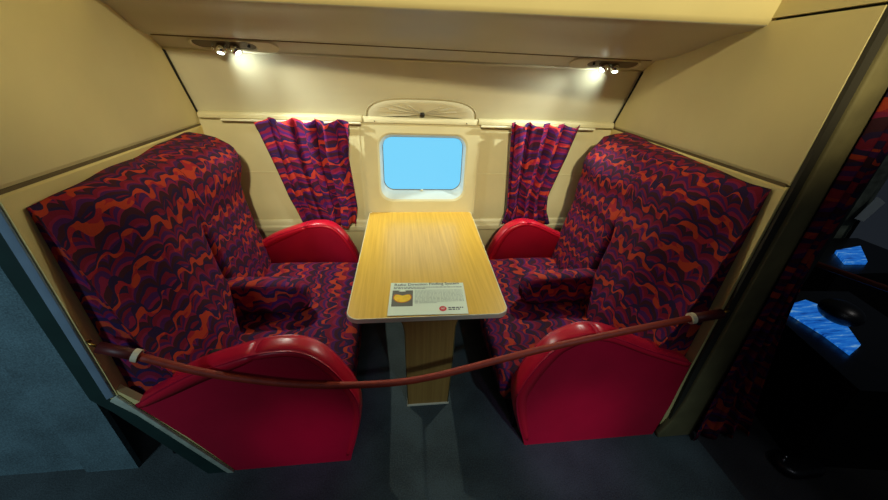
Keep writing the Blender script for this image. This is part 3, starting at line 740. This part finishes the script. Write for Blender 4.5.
# information card on the table
def card():
    z = 0.5765
    q = [(-0.0700, 1.1290), (0.2700, 1.1250), (0.2830, 1.3560), (-0.0595, 1.3700)]
    root = thing('information_card', 'white printed information card lying on the near end of the table', 'card', (0.105, 1.245, z))
    C = [Vector((x, y, 0)) for x, y in q]
    def P(u, v, h): a = C[0].lerp(C[1], u); b = C[3].lerp(C[2], u); p = a.lerp(b, v); return (p.x, p.y, z + h)
    def quad(bm, u0, u1, v0, v1, h):
        bm.faces.new([bm.verts.new(P(u, v, h)) for u, v in ((u0, v0), (u1, v0), (u1, v1), (u0, v1))])
    bm = bmesh.new(); A = [bm.verts.new(P(u, v, 0.0)) for u, v in ((0, 0), (1, 0), (1, 1), (0, 1))]; B = [bm.verts.new(P(u, v, 0.002)) for u, v in ((0, 0), (1, 0), (1, 1), (0, 1))]
    bridge(bm, A, B); bm.faces.new(A[::-1]); bm.faces.new(B); from_bm('card_sheet', bm, M_card, root)
    def text(body, u, v, size, mat, name, sx=1.0):
        cu = bpy.data.curves.new(name, 'FONT'); cu.body = body; cu.size = size; cu.offset = 0.0002
        o = bpy.data.objects.new('tmp', cu); COL.objects.link(o); dg = bpy.context.evaluated_depsgraph_get(); dg.update()
        me = bpy.data.meshes.new_from_object(o.evaluated_get(dg)); COL.objects.unlink(o); bpy.data.objects.remove(o)
        w = max(p.co.x for p in me.vertices); me.transform(Matrix.Diagonal((sx / w, 1, 1, 1)))
        me.transform(Matrix.Translation(Vector(P(u, v, 0.0026)))); me.materials.clear()
        return link(name, me, mat, root)
    text('Radio Direction Finding System', 0.05, 0.888, 0.028, M_ink, 'title_text', 0.305)
    rnd = random.Random(4); bm = bmesh.new()
    def words(bm, u0, u1, v, hh):
        u = u0
        while u < u1:
            w_ = rnd.uniform(0.015, 0.05); quad(bm, u, min(u + w_, u1), v, v + hh, 0.0026); u += w_ + 0.010
    words(bm, 0.045, 0.97, 0.835, 0.018); words(bm, 0.045, 0.48, 0.790, 0.018); from_bm('subtitle_lines', bm, M_ink, root)
    bm = bmesh.new()
    for i in range(11): words(bm, 0.33, 0.97 if i < 10 else 0.62, 0.735 - i * 0.040, 0.012)
    from_bm('body_text_lines', bm, M_grey, root)
    bm = bmesh.new(); quad(bm, 0.035, 0.305, 0.25, 0.74, 0.0026); ph = from_bm('photo_print', bm, M_pgrey, root)
    def disc(cu_, cv, ru, rv, h, n=28, cut=None):
        bm = bmesh.new(); vs = []
        for i in range(n):
            a = 2 * math.pi * i / n; u = cu_ + ru * math.cos(a); v = cv + rv * math.sin(a)
            if cut and v > cut: v = cut - 0.30 * (1 - min(1, abs(u - cu_) / (ru * 0.7))) * (v - cut) * 2
            vs.append(bm.verts.new(P(u, v, h)))
        bm.faces.new(vs); return bm
    from_bm('print_bowl_rim', disc(0.170, 0.52, 0.122, 0.17, 0.0030, cut=0.62), plain('orange_print', (196, 110, 30), 0.5), root)
    from_bm('print_bowl', disc(0.170, 0.51, 0.108, 0.14, 0.0034, cut=0.60), M_yel, root)
    from_bm('print_highlight', disc(0.165, 0.715, 0.05, 0.022, 0.0034), M_card, root)
    from_bm('logo_disc', disc(0.685, 0.155, 0.046, 0.075, 0.0030), M_logo, root)
    bm = bmesh.new(); quad(bm, 0.658, 0.712, 0.160, 0.172, 0.0034); quad(bm, 0.664, 0.706, 0.135, 0.146, 0.0034); from_bm('logo_mark', bm, M_card, root)
    bm = bmesh.new(); words(bm, 0.755, 0.945, 0.165, 0.030); words(bm, 0.755, 0.90, 0.115, 0.030); from_bm('logo_text_lines', bm, M_ink, root)
card()

# ------------------------------------------------------------------ curtains by the window
def curtain(name, topx, botx, zt, zb, y, waves, label, seed, lean=None, amp=0.031, mat=None, nx=90, group=None):
    rnd = random.Random(seed); ph = [rnd.uniform(0, 6.28) for _ in range(4)]
    bm = bmesh.new(); NX, NZ = nx, 36; g = []; uvs = {}
    for j in range(NZ + 1):
        t = j / NZ; row = []
        xa = interp(topx[0], t); xb = interp(topx[1], t)
        for i in range(NX + 1):
            s = i / NX; ss = s + 0.015 * math.sin(6.28 * s * 2 + ph[0])
            x = xa + (xb - xa) * ss
            a = amp * (1.0 - 0.25 * math.sin(math.pi * t))
            yy = y + a * math.sin(2 * math.pi * waves * s + ph[1] + 0.8 * math.sin(t * 3 + ph[2])) + 0.3 * a * math.sin(2 * math.pi * waves * 2.3 * s + ph[3])
            x += 0.35 * a * math.sin(4 * math.pi * waves * s + ph[1]) * (1 - 0.3 * t)
            z = zt + (zb - zt) * t
            if t < 0.06: z += 0.010 * math.sin(2 * math.pi * waves * s + ph[1] + 1.0)
            if t > 0.9: z += 0.008 * math.sin(2 * math.pi * waves * 1.3 * s + ph[2])
            if t > 0.85: yy -= 0.012 * (t - 0.85) / 0.15
            v = bm.verts.new((x, yy, z)); row.append(v); uvs[v] = (s * (xb - xa) * 1.55 + seed, z)
        g.append(row)
    layer = bm.loops.layers.uv.new('UVMap')
    for A, B in zip(g, g[1:]):
        for i in range(NX):
            f = bm.faces.new((A[i], A[i + 1], B[i + 1], B[i]))
            for l in f.loops: l[layer].uv = uvs[l.vert]
    o = from_bm(name, bm, mat or M_cur, smooth=True)
    so = o.modifiers.new('cloth', 'SOLIDIFY'); so.thickness = 0.003
    tag(o, label, 'curtain', group); return o
curtain('curtain', ([(0, -0.822), (0.3, -0.775), (0.7, -0.715), (1, -0.640)], [(0, -0.305), (0.3, -0.325), (0.8, -0.298), (1, -0.318)]), None, 1.178, 0.515, 2.172, 4,
        'short purple and orange scallop curtain hanging left of the window', 3, group='window curtains')
curtain('curtain', ([(0, 0.675), (0.5, 0.702), (0.85, 0.715), (1, 0.68)], [(0, 1.120), (0.3, 1.075), (0.7, 0.995), (0.85, 1.00), (1, 1.03)]), None, 1.190, 0.525, 2.172, 4,
        'short purple and orange scallop curtain hanging right of the window', 8, group='window curtains')
# long doorway curtain past the right partition
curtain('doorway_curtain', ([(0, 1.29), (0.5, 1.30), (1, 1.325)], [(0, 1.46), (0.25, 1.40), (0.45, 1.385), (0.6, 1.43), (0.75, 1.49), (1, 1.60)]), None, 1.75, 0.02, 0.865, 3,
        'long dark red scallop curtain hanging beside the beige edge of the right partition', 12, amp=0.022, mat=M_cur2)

# ------------------------------------------------------------------ barrier rope
def rope():
    root = thing('barrier_rope', 'brown-red barrier rope sagging across the compartment entrance', 'rope', (0.13, 0.868, 0.48))
    y = 0.868
    pts = [(-0.815, 0.673), (-0.664, 0.595), (-0.52, 0.545), (-0.365, 0.507), (-0.19, 0.487), (-0.019, 0.487), (0.11, 0.508), (0.235, 0.541), (0.488, 0.611), (0.76, 0.672), (1.035, 0.726)]
    P = resample(pts, 60); bm = bmesh.new()
    tube(bm, [(p[0], y, p[1]) for p in P], 0.0125, 12); from_bm('rope', bm, M_rope, root, smooth=True)
    for a, b, h in (((-0.905, 0.716), (-0.808, 0.672), -1), ((1.150, 0.742), (1.030, 0.725), 1)):
        bm = bmesh.new(); A = Vector((a[0], y, a[1])); B = Vector((b[0], y, b[1]))
        tube(bm, [A, A.lerp(B, 0.5), B], 0.0175, 14); tag(from_bm('end_sleeve', bm, M_sleeve, root, smooth=True), 'dark red sleeve')
        bm = bmesh.new(); d = (B - A).normalized(); c = A.lerp(B, 0.92 if h < 0 else 0.95); tube(bm, [c - d * 0.008, c + d * 0.008], 0.0205, 16); tag(from_bm('collar', bm, M_ivory, root), 'ivory collar')
        bm = bmesh.new(); tube(bm, [A, A - d * 0.022 + Vector((0, 0, 0.008)), A - d * 0.034 + Vector((0, 0.008, 0.0)), A - d * 0.036 + Vector((0, 0.020, -0.006))], 0.004, 8)
        tag(from_bm('hook', bm, M_brass, root, smooth=True), 'small brass hook')
rope()

# ------------------------------------------------------------------ dark area past the curtain
def screen(quad, thick, name, label):
    bm = bmesh.new(); A = [bm.verts.new(p) for p in quad]; B = [bm.verts.new((p[0], p[1], p[2] - thick)) for p in quad]
    bridge(bm, A, B); bm.faces.new(A); bm.faces.new(B[::-1])
    return bm
t = thing('display_table', 'dark low display table beyond the right curtain with a striped blue lit top', 'display table', (2.05, 1.0, 0))
bm = bmesh.new(); prism(bm, [(1.70, 0.70), (2.25, 0.62), (2.45, 1.30), (1.86, 1.34)], 'z', 0.0, 0.485); from_bm('table_body', bm, M_black, t)
bm = screen([(1.872, 1.130, 0.50), (1.880, 0.980, 0.50), (1.862, 0.860, 0.50), (1.975, 0.905, 0.50), (2.06, 1.02, 0.50), (2.13, 1.14, 0.50), (2.075, 1.225, 0.50), (1.975, 1.20, 0.50)], 0.01, 's', '')
tag(from_bm('lit_top', bm, M_blue, t), 'striped blue glowing surface')
bm = bmesh.new(); bmesh.ops.create_uvsphere(bm, u_segments=20, v_segments=12, radius=0.075, matrix=Matrix.Translation((2.03, 1.055, 0.556)) @ Matrix.Diagonal((1, 1.1, 0.7, 1)))
tag(from_bm('round_helmet_shape', bm, M_black, None, smooth=True), 'black rounded object lying on the blue striped lit surface', 'object').name = 'round_object'
# small screen on a stand, wooden rail
bm = bmesh.new(); prism(bm, [(2.62, 1.48), (3.4, 1.48), (3.4, 1.95), (2.62, 1.95)], 'z', 0.0, 0.478)
t2 = thing('display_plinth', 'dark plinth far beyond the right curtain with a small blue lit panel', 'plinth', (3.0, 1.7, 0)); from_bm('plinth_body', bm, M_black, t2)
bm = screen([(2.80, 1.585, 0.50), (2.955, 1.580, 0.50), (3.19, 1.79, 0.50), (2.92, 1.735, 0.50)], 0.022, 's', ''); tag(from_bm('lit_panel', bm, M_blue, t2), 'small blue glowing panel')
t3 = thing('wooden_rail', 'brown wooden handrail crossing the dark area beyond the curtain', 'handrail', (1.85, 1.03, 0))
bm = bmesh.new(); prism(bm, [(-0.018, -0.012), (0.018, -0.012), (0.018, 0.012), (-0.018, 0.012)], 'x', 0.0, 1.95, fn=lambda q: (1.474 + q[0] * 0.392, 1.925 - q[0] * 0.920 + q[1], 0.79 + q[2]))
bevel(from_bm('rail', bm, M_brown, t3), 0.006, 2)
bm = bmesh.new(); tube(bm, [(2.21, 0.20, 0), (2.21, 0.20, 0.785)], 0.018, 10); from_bm('post', bm, M_black, t3)
bm = bmesh.new(); prism(bm, [(3.10, 2.10), (3.22, 2.06), (3.34, 2.12), (3.46, 2.06), (3.60, 2.12), (3.60, 2.15), (3.46, 2.09), (3.34, 2.15), (3.22, 2.09), (3.10, 2.13)], 'z', 0.0, 1.6)
tag(from_bm('folding_screen', bm, plain('mottled_grey_green', (92, 104, 92), 0.8, var=0.6, vs=12)), 'grey-green mottled screen standing in the dark beyond the handrail', 'screen')
lamp('next_bay_lamp', 'SPOT', (2.5, 0.3, 2.4), (2.7, 1.6, 0.5), 22, (0.95, 0.9, 0.85), spot_size=math.radians(75), spot_blend=1.0, shadow_soft_size=0.1)  # added fill that brightens the handrail and objects here, no visible source
bm = bmesh.new(); prism(bm, [(3.36, 0.61), (3.44, 0.59), (3.52, 0.74), (3.43, 0.78)], 'y', 2.0, 2.012)
o = from_bm('pale_notice', bm, plain('pale_paper', (170, 186, 190), 0.6)); tag(o, 'small pale tilted notice in the dark area above the small blue panel', 'notice')
bm = bmesh.new(); tube(bm, [(3.44, 2.03, 0.0), (3.44, 2.03, 0.66)], 0.012, 8); st = from_bm('stand', bm, M_black, None, recenter=False); st.parent = o; st.location = -o.location
# small black shoe-like object on the floor, its two glints put in as chrome balls
t4 = thing('floor_fixture', 'small black object with two shiny studs on the dark floor at lower right', 'fixture', (1.66, 0.70, 0))
bm = bmesh.new(); prism(bm, rrect(1.70, 0.69, 0.10, 0.055, 0.05, 6), 'z', 0.0, 0.05); bevel(from_bm('body', bm, M_black, t4), 0.02, 4)
for x, y in ((1.625, 0.70), (1.650, 0.712)):
    bm = bmesh.new(); bmesh.ops.create_uvsphere(bm, u_segments=12, v_segments=8, radius=0.006, matrix=Matrix.Translation((x, y, 0.052))); from_bm('stud', bm, M_chrome, t4, smooth=True)
# setting names: number every piece of trim
_n = 7
for o in list(COL.objects):
    if o.get('kind') == 'structure' and o.name.startswith('trim_') and not o.name[5:].isdigit():
        o.name = 'trim_%d' % _n; _n += 1
